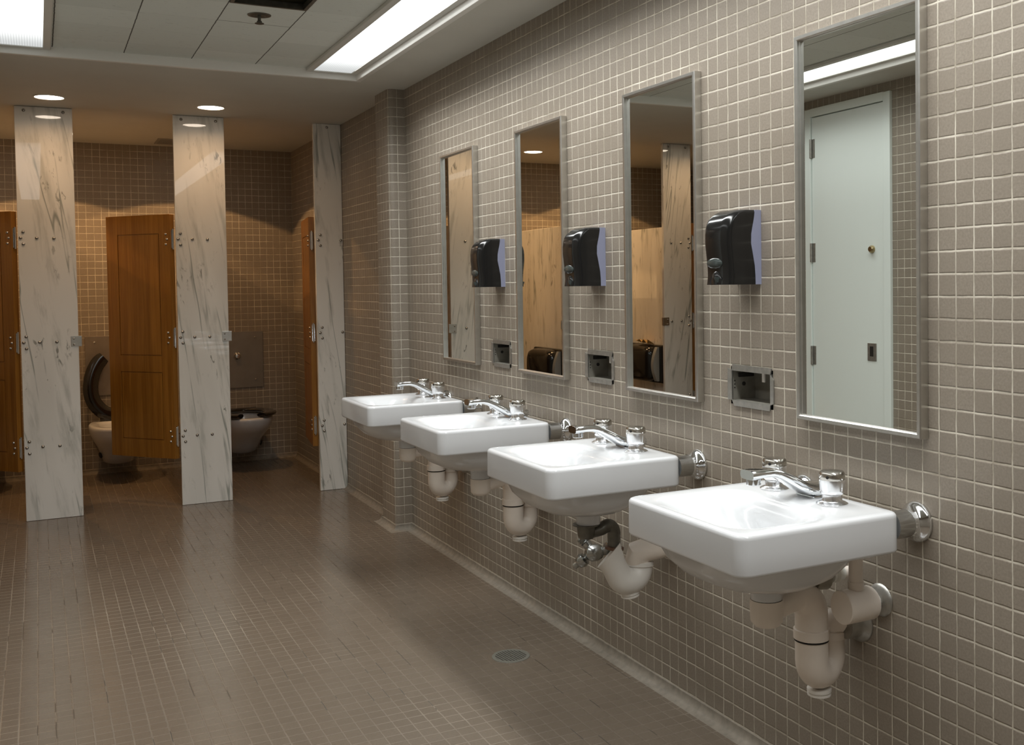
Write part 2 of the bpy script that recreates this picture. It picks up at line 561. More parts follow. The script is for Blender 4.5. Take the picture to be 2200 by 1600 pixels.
# white lip round the field
mb = MB()
prof = [(0.0, 0.0), (0.0, -0.22), (0.10, -0.30), (0.62, -0.30), (0.70, -0.18), (0.70, 0.58), (0.0, 0.58)]
rings = []
for (x, y, sx, sy) in ((RX0, RY0, 1, 1), (RX1, RY0, -1, 1), (RX1, RY1, -1, -1), (RX0, RY1, 1, -1), (RX0, RY0, 1, 1)):
    rings.append([(x + sx * d, y + sy * d, HC + e) for d, e in prof])
mb.loft(rings, False, False)
struct('trim_1', mb, MT['lip'], smooth=True)


# fluorescent fixtures
def fluoro(x0, x1, label, dim=1.0):
    y0, y1 = -40.0, 71.6
    cx = (x0 + x1) / 2
    t = thing('fluorescent_light', (cx, 16.0, HC), label, 'ceiling light', 'fluorescent ceiling strips')
    og = (cx, 16.0, HC)
    m = MB()
    hb, ht = HC + 0.22, HC + 0.54
    m.box(x0, x0 + .62, y0, y1, hb, ht, .05); m.box(x1 - .62, x1, y0, y1, hb, ht, .05)
    m.box(x0 + .60, x1 - .60, y1 - .55, y1, hb, ht, .05); m.box(x0 + .60, x1 - .60, y0, y0 + .55, hb, ht, .05)
    obj('frame', m, MT['fixture'], t, og)
    m = MB(); n = 40; ring = []
    for i in range(n * 2 + 1):
        ring.append((x0 + .60 + (x1 - x0 - 1.2) * i / (2 * n), HC + .30 + (.05 if i % 2 else 0)))
    m.loft([[(x, y, h) for x, h in ring] + [(x1 - .60, y, HC + .42), (x0 + .60, y, HC + .42)] for y in (y0 + .5, y1 - .5)])
    obj('lens', m, MT['lens'], t, og, smooth=False)
    add_strip('tubes', x0 + .62, x1 - .62, y0 + .5, y1 - 1.9, HC + .28, t, dim)
    return t


fluoro(-11.4, -6.4, 'long fluorescent strip light beside the sink wall')
fluoro(-38.8, -33.8, 'fluorescent strip light cut off at the top left corner', 0.36)


# downlights
def downlight(x, y, label, watts, half, blend, rad):
    t = thing('recessed_downlight', (x, y, HC), label, 'ceiling light', 'round recessed ceiling lights')
    m = MB(); m.lathe([(1.62, 0.0), (1.60, -.07), (1.46, -.10), (1.40, -.03), (1.40, 0.0)], (x, y, HC), seg=40, cap0=True, cap1=True)
    obj('trim_ring', m, MT['lip'], t, (x, y, HC))
    m = MB(); m.lathe([(1.39, -.03), (1.2, -.09), (.8, -.13), (.3, -.15), (0.02, -.155)], (x, y, HC), seg=40, cap0=True, cap1=True)
    obj('lens', m, MT['warmlens'], t, (x, y, HC))
    (add_disc if rad is None else add_spot)('lamp', x, y, HC - .20, watts, half, blend, rad, t)


PITCH = 16.75
downlight(-33.72, 95.5, 'round downlight in front of the left wide marble panel', AISLE_W, 78, .35, None)
downlight(-17.02, 95.5, 'round downlight in front of the middle marble panel', AISLE_W, 78, .35, None)
downlight(-52.0, 95.3, 'round downlight in the aisle, left beyond the frame', AISLE_W, 78, .35, None)
downlight(-34.1, 119.0, 'round downlight hidden behind the left marble panel, seen in the second mirror', STALL_W, 62, .06, .012)
downlight(-16.9, 118.6, 'round downlight hidden behind the middle marble panel', STALL_W, 62, .06, .012)
downlight(-50.2, 120.8, 'round downlight over the stalls, left beyond the frame', STALL_W, 62, .06, .012)


# ------------------------------------------------------------------ toilet stalls
def dome(m, x, y, h, r=.17, d=-1):
    m.lathe([(r * 1.15, 0.0), (r * 1.1, .03), (r * .85, .10), (r * .45, .15), (.02, .165)], (x, y, h), (0, d, 0), seg=14)


def panel(x0, x1, label, five=True, keeper=True, wall_side=False):
    y0, y1 = 102.8, 103.4
    cx = (x0 + x1) / 2; og = (cx, y0 + .3, 0)
    t = thing('marble_panel', og, label, 'stall panel', 'marble panels along the stall fronts')
    m = MB(); m.box(x0, x1, y0, y1, .02, HC - .03, .05)
    obj('slab', m, MT['marble'], t, og)
    spots = []
    lft = x0 + (.38 if wall_side else .28)
    for hc in (32.6, 20.6, 8.5):
        spots += [(lft + .26, hc + .68), (lft, hc), (lft + .26, hc - .70)]
        if five: spots += [(x0 + 1.9, hc), (x0 + 3.65, hc - .03)]
        else: spots += [(x1 - .27, hc)]
    spots += [(x0 + .95, 47.15), (x1 - .95, 47.15)] if five else [((x0 + x1) / 2, 47.2)]
    for bx, bh in spots:
        m = MB(); dome(m, bx, y0 + .01, bh)
        obj('bolt', m, MT['boltm'], t, og)
    if keeper:
        m = MB(); m.box(x1 - .80, x1 + .34, y0 - .07, y0 + .005, 19.98, 21.2, .03)
        m.box(x1 + .005, x1 + .09, y0 - .04, y1 + .05, 19.98, 21.2, .02)
        k = obj('latch_keeper', m, MT['steel'], t, og)
        for bh in (20.2, 20.9):
            m = MB(); dome(m, x1 - .5, y0 - .06, bh, .10); obj('screw', m, MT['boltm'], k, og)
    return t


P_X = {'A': (-37.22, -31.30), 'B': (-20.42, -14.52), 'C': (-3.58, -0.03), 'D': (-53.05, -48.1), 'E': (-70.8, -64.9)}
panel(*P_X['A'], 'widest-looking marble panel, left of the open wooden door')
panel(*P_X['B'], 'middle marble panel with green-grey veins, between the two toilets in view')
panel(*P_X['C'], 'narrow marble panel against the tiled wall behind the farthest sink', False, False, True)
panel(*P_X['D'], 'marble panel outside the left edge, seen in the second mirror from the right')
panel(*P_X['E'], 'marble panel farthest left, beyond the edge of the frame')


def partition(x, label):
    og = (x, 118.4, 5.6)
    t = thing('stall_partition', og, label, 'stall partition', 'marble partitions between the toilet stalls')
    m = MB(); m.box(x - .28, x + .28, 103.42, YB - .03, 5.6, 35.25, .05)
    obj('slab', m, MT['marble'], t, og)


partition(-17.47, 'marble partition running back behind the middle marble panel')
partition(-34.26, 'marble partition behind the left wide panel, warm-lit in the second mirror')
partition(-51.05, 'marble partition outside the frame, warm-lit in the third mirror')
partition(-67.85, 'marble partition farthest left, outside the frame')


def stall_door(hx, hy, ang, label, side=1):
    """Built closed along local +X from the hinge pin, then swung by ang."""
    W, TH, H0, H1 = 10.5, .72, 5.75, 35.65
    t = thing('stall_door', (hx, hy, 0), label, 'stall door', 'wooden toilet stall doors', ang)
    m = MB()
    g = .10
    x0, x1 = .12, W
    a, b = x0 + 1.75, x1 - 1.85
    zs = [H0, H0 + 2.2, H0 + 10.6, H0 + 12.6, H1 - 2.3, H1]
    # stiles and rails
    m.box(x0, a, -TH / 2, TH / 2, H0, H1, .03); m.box(b, x1, -TH / 2, TH / 2, H0, H1, .03)
    for z0, z1 in ((zs[0], zs[1]), (zs[2], zs[3]), (zs[4], zs[5])):
        m.box(a - .02, b + .02, -TH / 2, TH / 2, z0, z1)
    # core that closes the scored grooves
    m.box(a - .05, b + .05, -TH / 2 + .12, TH / 2 - .12, zs[1] - .05, zs[4] + .05)
    obj('frame_rails', m, MT['wood'], t)
    for z0, z1 in ((zs[1], zs[2]), (zs[3], zs[4])):
        m = MB(); m.box(a + g, b - g, -TH / 2 + .03, TH / 2 - .03, z0 + g, z1 - g, .03)
        obj('inset_panel', m, MT['wood'], t)
    for hc in (32.6, 20.6, 8.5):
        m = MB()
        m.lathe([(.11, -1.25), (.11, 1.25)], (0.0, -.0, hc), seg=14)
        m.box(.03, .13, -.18, .18, hc - 1.1, hc + 1.1, .02)
        obj('hinge', m, MT['chrome'], t)
        for dx, dh in ((.75, .62), (.55, 0.0), (.75, -.62)):
            for sd in (-1, 1):
                m = MB(); dome(m, dx, sd * (TH / 2 - .005), hc + dh, .14, sd); obj('bolt', m, MT['boltm'], t)
    return t


stall_door(-20.72, 103.1, math.atan2(8.25, -6.75), 'half-open wooden stall door left of the middle marble panel')
stall_door(-37.52, 103.1, math.atan2(8.25, -6.75), 'wooden stall door cut off by the left edge of the picture')
stall_door(-3.85, 103.75, math.atan2(10.35, 1.35), 'wooden stall door seen edge-on beside the narrow marble panel')
stall_door(-53.4, 103.1, math.atan2(8.25, -6.75), 'wooden stall door outside the frame, its edge seen in the third mirror')


def egg(cx, yb, a, yf, h, n=40, p=2.3):
    """Egg-shaped outline: widest a, from y = yb (back, flat) to y = yf (front)."""
    pts = []
    ym = yb + (yf - yb) * .42
    for k in range(n):
        th = 2 * PI * k / n
        c, s_ = math.cos(th), math.sin(th)
        sx = math.copysign(abs(c) ** (2 / p), c); sy = math.copysign(abs(s_) ** (2 / p), s_)
        y = ym + (yb - ym) * sy if sy > 0 else ym + (ym - yf) * sy
        pts.append((cx + a * sx, y, h))
    return pts


def seat_mesh(m, cx, yb, yf, a, h, raised=False):
    """Open-front seat swept along an egg path."""
    path = []
    n = 48
    ym = yb + (yf - yb) * .45
    for k in range(n + 1):
        th = math.radians(-90 + 26) + math.radians(360 - 52) * k / n
        c, s_ = math.cos(th), math.sin(th)
        y = ym + (yb - ym) * s_ * .92 if s_ > 0 else ym + (ym - yf) * s_
        path.append(Vector((cx + a * c, y, h)))
    rings = []
    for i, p in enumerate(path):
        t = (path[min(i + 1, n)] - path[max(i - 1, 0)]).normalized()
        nrm = Vector((t.y, -t.x, 0))
        wdt = 1.0; e = min(1.0, (min(i, n - i) + .6) / 2.0)
        ring = []
        for q in range(14):
            an = 2 * PI * q / 14
            ring.append(p + nrm * (math.cos(an) * wdt * (.75 + .25 * e)) + Vector((0, 0, .36 + math.sin(an) * .34)))
        rings.append(ring)
    m.loft(rings)
    if raised:
        # swing up about the hinge line
        piv = Vector((0, yb + .1, h + .3)); rot = Matrix.Rotation(math.radians(-97), 3, 'X')
        for v in m.bm.verts: v.co = piv + rot @ (v.co - piv)


def toilet(cx, label, raised):
    og = (cx, YB, 0)
    t = thing('toilet', og, label, 'toilet', 'wall-hung white toilets in the stalls')
    m = MB(); B = YB - .02
    m.loft([egg(cx, B, 1.5, B - 4.2, 1.75), egg(cx, B, 2.0, B - 5.2, 2.1), egg(cx, B, 2.3, B - 6.2, 3.0), egg(cx, B, 2.7, B - 7.6, 4.2),
            egg(cx, B, 3.3, B - 9.7, 5.4), egg(cx, B, 3.75, B - 11.2, 6.4), egg(cx, B, 3.9, B - 11.7, 7.3), egg(cx, B, 3.85, B - 11.7, 7.6),
            egg(cx, B - .1, 3.7, B - 11.55, 7.75), egg(cx, B - 2.6, 2.75, B - 10.7, 7.75), egg(cx, B - 2.8, 2.55, B - 10.4, 7.4),
            egg(cx, B - 3.2, 2.2, B - 9.4, 5.8), egg(cx, B - 3.8, 1.2, B - 7.0, 4.0), egg(cx, B - 4.3, .5, B - 5.6, 3.6)])
    obj('bowl', m, MT['porcelain'], t, og, angle=60)
    for sx in (-1, 1):
        m = MB(); m.lathe([(.42, -.05), (.42, .10), (.3, .16)], (cx + sx * 2.42, B - 4.6, 3.3), (sx, -.35, -.3), seg=18)
        obj('bolt_cap', m, MT['dark'], t, og)
    m = MB(); seat_mesh(m, cx, B - 2.2, B - 11.5, 3.35, 7.78, raised)
    st = obj('seat', m, MT['seat'], t, og, angle=70)
    for sx in (-1, 1):
        m = MB(); m.lathe([(.32, -.75), (.32, .75)], (cx + sx * 1.5, B - 1.9, 8.1), (1, 0, 0), seg=14)
        obj('seat_hinge', m, MT['seat'], t, og)
    return t


def flush_plate(cx, label):
    og = (cx, YB - .1, 15.6)
    t = thing('flush_plate', og, label, 'flush plate', 'steel flush plates on the back wall')
    x0, x1, h0, h1 = cx - 3.85, cx + 3.85, 11.3, 19.9
    m = MB(); m.box(x0, x1, YB - .14, YB - .01, h0, h1, .03); obj('plate', m, MT['plate'], t, og)
    m = MB(); m.lathe([(.55, 0), (.55, .12), (.40, .22), (.36, .5), (.30, .58), (.02, .60)], (cx, YB - .13, 16.2), (0, -1, 0), seg=24)
    obj('push_button', m, MT['chrome'], t, og)
    for sx, sh in ((x0 + 1.2, h1 - .9), (x1 - 1.2, h1 - .9), (x0 + 1.2, h0 + 1.2), (x1 - 1.2, h0 + 1.2)):
        m = MB(); dome(m, sx, YB - .13, sh, .15); obj('screw', m, MT['chrome'], t, og)
    return t


MT['plate'] = simple('dull_plate_steel', (0.34, 0.30, 0.25), 0.42, metal=0.75, var=0.15, vscale=0.6)
toilet(-8.75, 'white toilet with its black open-front seat down', False)
toilet(-25.75, 'white toilet with its black seat raised, behind the half-open door', True)
toilet(-42.6, 'white toilet in the stall at the left edge of the picture', False)
flush_plate(-8.75, 'steel flush plate with round button above the toilet with seat down')
flush_plate(-25.75, 'steel flush plate behind the raised black toilet seat')


def paper_dispenser(x, label):
    """Twin-roll dispenser on the right face of a partition at x."""
    y0, y1, h0, h1 = 106.3, 117.6, 10.7, 16.7
    og = (x, (y0 + y1) / 2, 13.7)
    t = thing('toilet_paper_dispenser', og, label, 'toilet paper dispenser', 'black twin-roll paper dispensers')
    m = MB(); m.box(x + .01, x + 1.0, y0, y1, h0, h1, .25); obj('back_tray', m, MT['blackp'], t, og)
    m = MB(); rings = []
    for (d, ins) in ((.9, .05), (1.7, .10), (2.3, .35), (2.6, .85)):
        q = []
        for k in range(32):
            th = 2 * PI * k / 32; c, s_ = math.cos(th), math.sin(th)
            q.append((x + d, (y0 + y1) / 2 + .9 + math.copysign(abs(c) ** .4, c) * (4.6 - ins), 13.7 + math.copysign(abs(s_) ** .4, s_) * (2.95 - ins)))
        rings.append(q)
    m.loft(rings); obj('cover', m, MT['blackp'], t, og)
    m = MB(); rings = []
    for k in range(13):
        f = k / 12; h = h0 + .3 + f * (h1 - h0 - .6); dd = 1.15 + .9 * math.sin(PI * (f * .85 + .1))
        rings.append([(x + .9, y0 + 1.1, h), (x + dd, y0 + 1.1, h), (x + dd, y0 + 1.9, h), (x + .9, y0 + 1.9, h)])
    m.loft(rings); obj('side_strip', m, MT['clear'], t, og)
    return t


paper_dispenser(-34.26 + .28, 'black paper dispenser low in the second mirror, on the warm-lit partition')
paper_dispenser(-51.05 + .28, 'black paper dispenser with a yellow paper scrap on top, low in the third mirror')
m = MB()
rings = []
for i in range(7):
    f = i / 6
    rings.append([(-50.3 + .25 * math.sin(i * 1.9), 109.8 + 4.4 * f, 16.74 + .35 * abs(math.sin(i * 2.3))),
                  (-49.2 + .2 * math.cos(i * 2.7), 109.7 + 4.5 * f, 16.74 + .8 * abs(math.cos(i * 1.7)))])
m.loft(rings, False, False, closed=False)
o = obj('paper_scrap', m, MT['paper'], None, (-49.7, 112, 16.74), smooth=False)
tag(o, 'crumpled yellow-brown paper lying on the black dispenser in the third mirror', 'paper')
sol = o.modifiers.new('thick', 'SOLIDIFY'); sol.thickness = .04 * T


# ------------------------------------------------------------------ sinks
SP = 18.1


def rr(cx, cy, a, b, r, h, n=7):
    """Rounded rectangle ring: half sizes a (x), b (y), corner radius r."""
    r = min(r, a, b); pts = []
    for (sx, sy, t0) in ((1, 1, 0), (-1, 1, 90), (-1, -1, 180), (1, -1, 270)):
        for k in range(n):
            th = math.radians(t0 + 90.0 * k / (n - 1))
            pts.append((cx + sx * (a - r) + r * math.cos(th), cy + sy * (b - r) + r * math.sin(th), h))
    return pts


def sink_basin(m):
    cx, cy = -6.08, 5.36; A, Bh = 4.43, 4.80
    H1 = 16.1
    rings = [
        rr(-5.5, 5.5, .74, .74, .74, 11.55), rr(-5.5, 5.5, .77, .77, .77, 12.15), rr(-5.5, 5.5, 1.3, 1.35, 1.3, 12.30),
        rr(-5.9, 5.45, 2.5, 2.7, 2.4, 12.62), rr(-6.1, 5.4, 3.3, 3.5, 2.9, 13.1), rr(-6.2, 5.4, 3.75, 3.95, 2.8, 13.7), rr(-6.2, 5.4, 3.95, 4.15, 2.6, 14.28),
        rr(-6.15, 5.38, 4.1, 4.35, 1.8, 14.32), rr(cx, cy, A - .10, Bh - .10, .55, 14.31), rr(cx, cy, A - .03, Bh - .03, .58, 14.36), rr(cx, cy, A, Bh, .60, 14.46),
        rr(cx, cy, A - .01, Bh - .01, .60, 15.2), rr(cx, cy, A - .015, Bh - .015, .60, 15.86), rr(cx, cy, A - .03, Bh - .03, .58, 15.97), rr(cx, cy, A - .09, Bh - .09, .55, 16.06),
        rr(cx, cy, A - .18, Bh - .18, .52, H1), rr(cx - .1, cy, A - .42, Bh - .5, .50, H1 + .0),
        rr(-7.25, 5.3, 2.95, 4.0, 1.5, H1 - .005), rr(-7.25, 5.3, 2.76, 3.80, 1.5, H1 - .03), rr(-7.25, 5.3, 2.56, 3.58, 1.5, H1 - .10),
        rr(-7.22, 5.3, 2.36, 3.34, 1.5, H1 - .24), rr(-7.2, 5.3, 2.16, 3.08, 1.5, H1 - .46), rr(-7.15, 5.32, 1.96, 2.80, 1.45, H1 - .76), rr(-7.0, 5.35, 1.72, 2.42, 1.4, H1 - 1.15),
        rr(-6.75, 5.4, 1.38, 1.90, 1.3, H1 - 1.55), rr(-6.25, 5.45, .9, 1.15, .9, H1 - 1.85),
        rr(-5.72, 5.5, .42, .42, .42, H1 - 2.0), rr(-5.72, 5.5, .36, .36, .36, H1 - 2.2)]
    m.loft(rings)


def arc(c, r, u, v, a0, a1, n=10):
    c, u, v = Vector(c), Vector(u), Vector(v)
    return [c + u * (r * math.cos(math.radians(a0 + (a1 - a0) * k / n))) + v * (r * math.sin(math.radians(a0 + (a1 - a0) * k / n))) for k in range(n + 1)]


def handle(t, og, y, name='faucet_handle'):
    x = -3.1; H = 16.1
    m = MB()
    m.lathe([(.74, 0), (.74, .05), (.64, .11), (.50, .14), (.47, .18), (.47, .46), (.55, .52), (.56, .66), (.60, 1.0), (.60, 1.16)], (x, y, H), seg=22)
    h = obj(name, m, MT['satin'], t, og, angle=50)
    m = MB(); m.lathe([(.595, 1.15), (.61, 1.17), (.60, 1.44), (.53, 1.53), (.30, 1.55), (.02, 1.55)], (x, y, H), seg=20)
    obj('handle_cap', m, MT['capmetal'], h, og)
    m = MB(); m.lathe([(.075, 0), (.075, .03)], (x - .52, y - .30, H + 1.32), (-.87, -.5, 0), seg=10)
    obj('screw_hole', m, MT['dark'], h, og)


MT['satin'] = simple('satin_chrome', (0.86, 0.87, 0.89), 0.22, metal=1.0)
MT['sleeve'] = simple('sleeve_chrome', (0.50, 0.505, 0.50), 0.22, metal=1.0)
MT['capmetal'] = simple('cap_metal', (0.52, 0.50, 0.46), 0.22, metal=1.0)


def faucet_spout(t, og):
    m = MB(); y = 5.6; H = 16.1
    rings = []
    for (x, h, wd, th) in ((-1.45, .12, .40, .08), (-1.52, .30, .66, .24), (-2.1, .33, .76, .29), (-2.8, .36, .78, .32), (-3.3, .48, .74, .34), (-3.8, .76, .62, .33),
                           (-4.35, 1.06, .52, .28), (-4.8, 1.28, .46, .23), (-5.2, 1.38, .46, .20), (-5.7, 1.40, .50, .20), (-6.3, 1.38, .54, .24), (-6.48, 1.37, .52, .22)):
        ring = []
        for k in range(20):
            an = 2 * PI * k / 20; c, s_ = math.cos(an), math.sin(an)
            ring.append((x, y + math.copysign(abs(c) ** .6, c) * wd, H + h + math.copysign(abs(s_) ** .6, s_) * th))
        rings.append(ring)
    m.loft(rings)
    s_ = obj('faucet_spout', m, MT['chrome'], t, og, angle=50)
    m = MB(); m.lathe([(.34, 0), (.34, -.26), (.28, -.30)], (-6.1, y, H + 1.16), seg=18); obj('aerator', m, MT['chrome'], s_, og)
    m = MB(); m.box(-3.1, -1.6, y - .66, y + .66, H - .02, H + .10, .06); obj('base_plate', m, MT['chrome'], s_, og)


def bracket(t, og, y):
    m = MB()
    m.tube([(-1.66, y, 15.35), (-.30, y, 15.35)], .64, 32)
    b = obj('support_sleeve', m, MT['sleeve'], t, og)
    m = MB(); m.lathe([(.645, -.74), (.66, -.66), (.69, -.55), (.74, -.45), (.80, -.36), (.87, -.27), (.92, -.19), (.945, -.12), (.945, -.05), (.93, -.01)], (0, y, 15.35), (1, 0, 0), seg=48)
    obj('wall_flange', m, MT['chrome'], b, og, angle=75)


def drain(t, og, mat):
    """Cup, elbow, trap and waste arm of one sink, then the two supply stops."""
    cx, cy = -5.48, 5.5
    m = MB()
    m.lathe([(.60, 0.0), (.78, 0.03), (.79, -.55), (.76, -1.0), (.60, -1.22), (.30, -1.31), (.02, -1.32)], (cx, cy, 11.50), seg=28)
    d = obj('drain_cup', m, mat, t, og)
    m = MB(); m.lathe([(.72, 0), (.72, .06)], (cx, cy, 11.5), seg=28); obj('gasket', m, MT['dark'], d, og)
    lx, ly = -2.72, 5.6
    m = MB()
    pts = [(cx + .3, cy, 10.92), (-4.3, 5.52, 11.1), (-3.75, 5.56, 11.28)] + arc((-3.6, 5.6, 10.42), .88, (1, 0, 0), (0, 0, 1), 88, 0, 8)
    m.tube(pts + [(lx, ly, 9.6)], [.52, .52, .58] + [.66, .70, .74, .78, .80, .80, .80, .80, .80] + [.80], 24)
    obj('drain_elbow', m, mat, d, og)
    m = MB(); m.lathe([(.80, 0), (.87, .03), (.87, .48), (.80, .52)], (lx, ly, 9.15), seg=28); n = obj('slip_nut', m, mat, t, og)
    m = MB(); m.lathe([(.84, 0), (.84, .06)], (lx, ly, 9.08), seg=28); obj('gasket', m, MT['dark'], n, og)
    dx, dy = 1.55, .42; L = math.hypot(dx, dy); u = Vector((dx / L, dy / L, 0)); R = L / 2
    c = Vector((lx, ly, 8.1)) + u * R
    m = MB()
    pts = [(lx, ly, 9.1), (lx, ly, 8.5)] + arc(c, R, u, (0, 0, 1), 180, 360, 14) + [c + u * R + Vector((0, 0, .5)), c + u * R + Vector((0, 0, .95))]
    rad = [.80, .80] + [.80, .80, .80, .80, .80, .79, .78, .77, .76, .74, .72, .71, .70, .70, .69] + [.68, .68]
    m.tube(pts, rad, 26)
    tr = obj('drain_trap', m, mat, t, og, angle=60)
    m = MB(); b = c + Vector((-.15, 0, -R - .90)); m.lathe([(.60, .12), (.60, -.02), (.52, -.04), (.52, -.10), (.58, -.11), (.58, -.20), (.50, -.23)], b, seg=24)
    obj('cleanout_plug', m, MT['pvcw'], tr, og)
    e = c + u * R
    m = MB(); m.lathe([(.74, 0), (.82, .03), (.82, .36), (.74, .40)], e + Vector((0, 0, .75)), seg=24); obj('slip_nut', m, mat, t, og)
    m = MB()
    m.tube([e + Vector((0, 0, 1.1)), e + Vector((.02, -.05, 1.35)), e + Vector((.15, -.2, 1.55)), e + Vector((.42, -.42, 1.6)), (-.62, 5.5, 9.62)], [.70, .70, .68, .64, .62], 22)
    obj('waste_arm', m, mat, t, og)
    m = MB(); m.lathe([(.66, -1.0), (.68, -.95), (.68, -.45), (.80, -.26), (.94, -.12), (.98, -.04), (.98, -.01)], (0, 5.25, 9.6), (1, 0, 0), seg=36); obj('wall_flange', m, MT['dull'], t, og)


def supplies(t, og, mat):
    # capped stop with riser
    y, h = 3.75, 11.08
    m = MB(); m.lathe([(.76, 0), (.80, .04), (.80, 1.72), (.76, 1.78)], (-2.45, y, h), (1, 0, 0), seg=26); v = obj('supply_stop', m, mat, t, og)
    m = MB(); m.lathe([(.36, 0), (.36, .75)], (-.72, y, h), (1, 0, 0), seg=18); obj('stub_pipe', m, MT['tape'], v, og)
    m = MB(); m.lathe([(.38, -.30), (.44, -.26), (.58, -.20), (.70, -.13), (.78, -.06), (.80, -.01)], (0, y, h), (1, 0, 0), seg=40); obj('wall_flange', m, MT['dull'], v, og, angle=75)
    m = MB(); m.tube([(-1.55, y, h + .7), (-1.55, y, 13.9), (-1.75, y + .1, 14.4)], .34, 16); r = obj('riser_pipe', m, mat, t, og)
    m = MB(); m.lathe([(.38, 0), (.38, .35)], (-1.55, y, h + .78), seg=16); obj('slip_nut', m, mat, r, og)
    # second stop, farther along, with loose white tape
    y, h = 5.9, 12.15
    m = MB(); m.lathe([(.50, 0), (.58, .04), (.62, .5), (.44, .6), (.44, 1.0), (.66, 1.05), (.68, 1.75), (.5, 1.8)], (-3.5, y, h), (1, -.12, -.05), seg=24); v = obj('supply_stop', m, MT['stopm'], t, og)
    m = MB(); m.lathe([(.30, 0), (.46, .08), (.40, .25), (.48, .4), (.36, .62), (.32, .8)], (-1.5, y - .18, h - .06), (1, -.12, -.05), seg=14); obj('thread_tape', m, MT['tape'], v, og)
    m = MB(); m.tube([(-.75, y - .25, h - .1), (-.02, y - .25, h - .1)], .28, 14); obj('stub_pipe', m, mat, v, og)
    m = MB(); m.tube([(-2.2, y - .1, h + .4), (-2.2, y - .1, 14.35)], .30, 14); obj('riser_pipe', m, mat, t, og)


MT['stopchrome'] = simple('worn_chrome', (0.45, 0.46, 0.45), 0.22, metal=1.0)
MT['rusty'] = simple('rusty_metal', (0.16, 0.09, 0.06), 0.5, metal=0.4, var=0.5, vscale=4.0)
MT['stopm'] = simple('grimy_fitting', (0.38, 0.36, 0.30), 0.4, metal=0.5, var=0.3, vscale=2.0)


def sink(full, label):
    og = (-5.0, 5.4, 14.3)
    t = thing('wall_sink', og, label, 'sink', 'white porcelain sinks along the right wall')
    m = MB(); sink_basin(m); obj('basin', m, MT['porcelain'], t, og, angle=50)
    m = MB(); m.lathe([(.46, 0), (.46, .06), (.36, .03), (.1, .03)], (-5.72, 5.5, 14.04), seg=20); obj('drain_ring', m, MT['chrome'], t, og)
    faucet_spout(t, og)
    handle(t, og, 3.6); handle(t, og, 7.9)
    bracket(t, og, 1.32); bracket(t, og, 9.35)
    if full:
        drain(t, og, MT['pvc']); supplies(t, og, MT['pvc'])
    return t


s4 = sink(True, 'nearest white wall-hung sink, largest of the four')
dup(s4, (0, 2 * SP, 0), 'second-farthest white sink, with its lower drain trap in view')
dup(s4, (0, 3 * SP, 0), 'farthest white sink, beside the tiled pilaster')
s3 = sink(False, 'second-nearest white sink, its drain pipe dark metal and disconnected')
s3.location = s3.location + Vector((0, SP, 0)) * T
og = (-5.0, 5.4, 14.3)
# dark metal tailpiece of that sink
m = MB(); m.lathe([(.60, 0), (.84, 0.0), (.84, -.07), (.58, -.10), (.54, -.72), (.45, -.90), (.02, -.95)], (-5.66, 5.5, 11.54), seg=28)
tp = obj('drain_tailpiece', m, MT['darkmetal'], s3, og)
m = MB()
m.tube([(-5.55, 5.5, 10.93), (-5.0, 5.52, 10.98), (-4.6, 5.54, 11.06), (-4.3, 5.56, 11.18)] + arc((-4.15, 5.6, 10.72), .52, (1, 0, 0), (0, 0, 1), 84, 0, 6) + [(-3.63, 5.6, 10.25), (-3.63, 5.6, 9.75)],
       [.36, .36, .40, .42] + [.42] * 7 + [.42, .42], 22)
obj('drain_elbow', m, MT['darkmetal'], tp, og)
m = MB(); m.lathe([(.44, 0), (.60, .03), (.60, .20), (.44, .24)], (-3.63, 5.6, 9.62), (.12, 0, 1), seg=26); obj('slip_nut', m, MT['rusty'], tp, og)

# broken trap hanging loose under it
y3 = 5.55 + SP
og = (-2.6, y3, 8.0)
t = thing('loose_drain_trap', og, 'white broken drain trap hanging loose under the second-nearest sink', 'drain trap')
m = MB()
c = Vector((-2.55, y3 + .1, 8.38)); an_ = math.radians(27)
u = Vector((math.cos(an_), .1, math.sin(an_))); vv = Vector((-math.sin(an_), 0, math.cos(an_)))
pts = [c - u * .90 + vv * 1.55, c - u * .90 + vv * .8] + arc(c, .90, u, vv, 180, 335, 14)
rad = [.80, .81] + [.83, .85, .87, .88, .88, .88, .87, .86, .85, .84, .83, .82, .80, .79, .78]
m.tube(pts, rad, 28, True)
lip = pts[0].copy()
for v in list(m.bm.verts)[:28]:        # sawn-off lip, slanted
    v.co.z += .40 * (v.co.x - lip.x) - .62 * (v.co.y - lip.y)
obj('trap_bend', m, MT['pvcw'], t, og, angle=60)
b = c + Vector((.06, 0, -1.70)); vv = Vector((-.16, 0, .985))
m = MB(); m.lathe([(.62, .14), (.62, 0), (.54, -.02), (.54, -.09), (.60, -.10), (.60, -.18), (.5, -.2)], b, vv, seg=24); obj('cleanout_plug', m, MT['pvcw'], t, og)
e = pts[-1]
m = MB(); m.lathe([(.82, -.1), (.88, -.06), (.88, .18), (.8, .22)], e, (pts[-1] - pts[-2]), seg=24); obj('slip_nut', m, MT['pvcw'], t, og)
m = MB(); m.tube([e, e + Vector((-.18, 0, .42)), e + Vector((-.15, -.1, .80)), e + Vector((.30, -.4, 1.0)), (-.02, y3 - 1.6, 9.85)], [.74, .82, .84, .76, .62], 22)
obj('waste_arm', m, MT['pvcd'] if 'pvcd' in MT else MT['pvc'], t, og)
m = MB(); m.lathe([(.68, -.40), (.95, -.05), (.95, -.01)], (0, y3 - 1.62, 9.75), (1, 0, 0), seg=26); obj('wall_flange', m, MT['dull'], t, og)

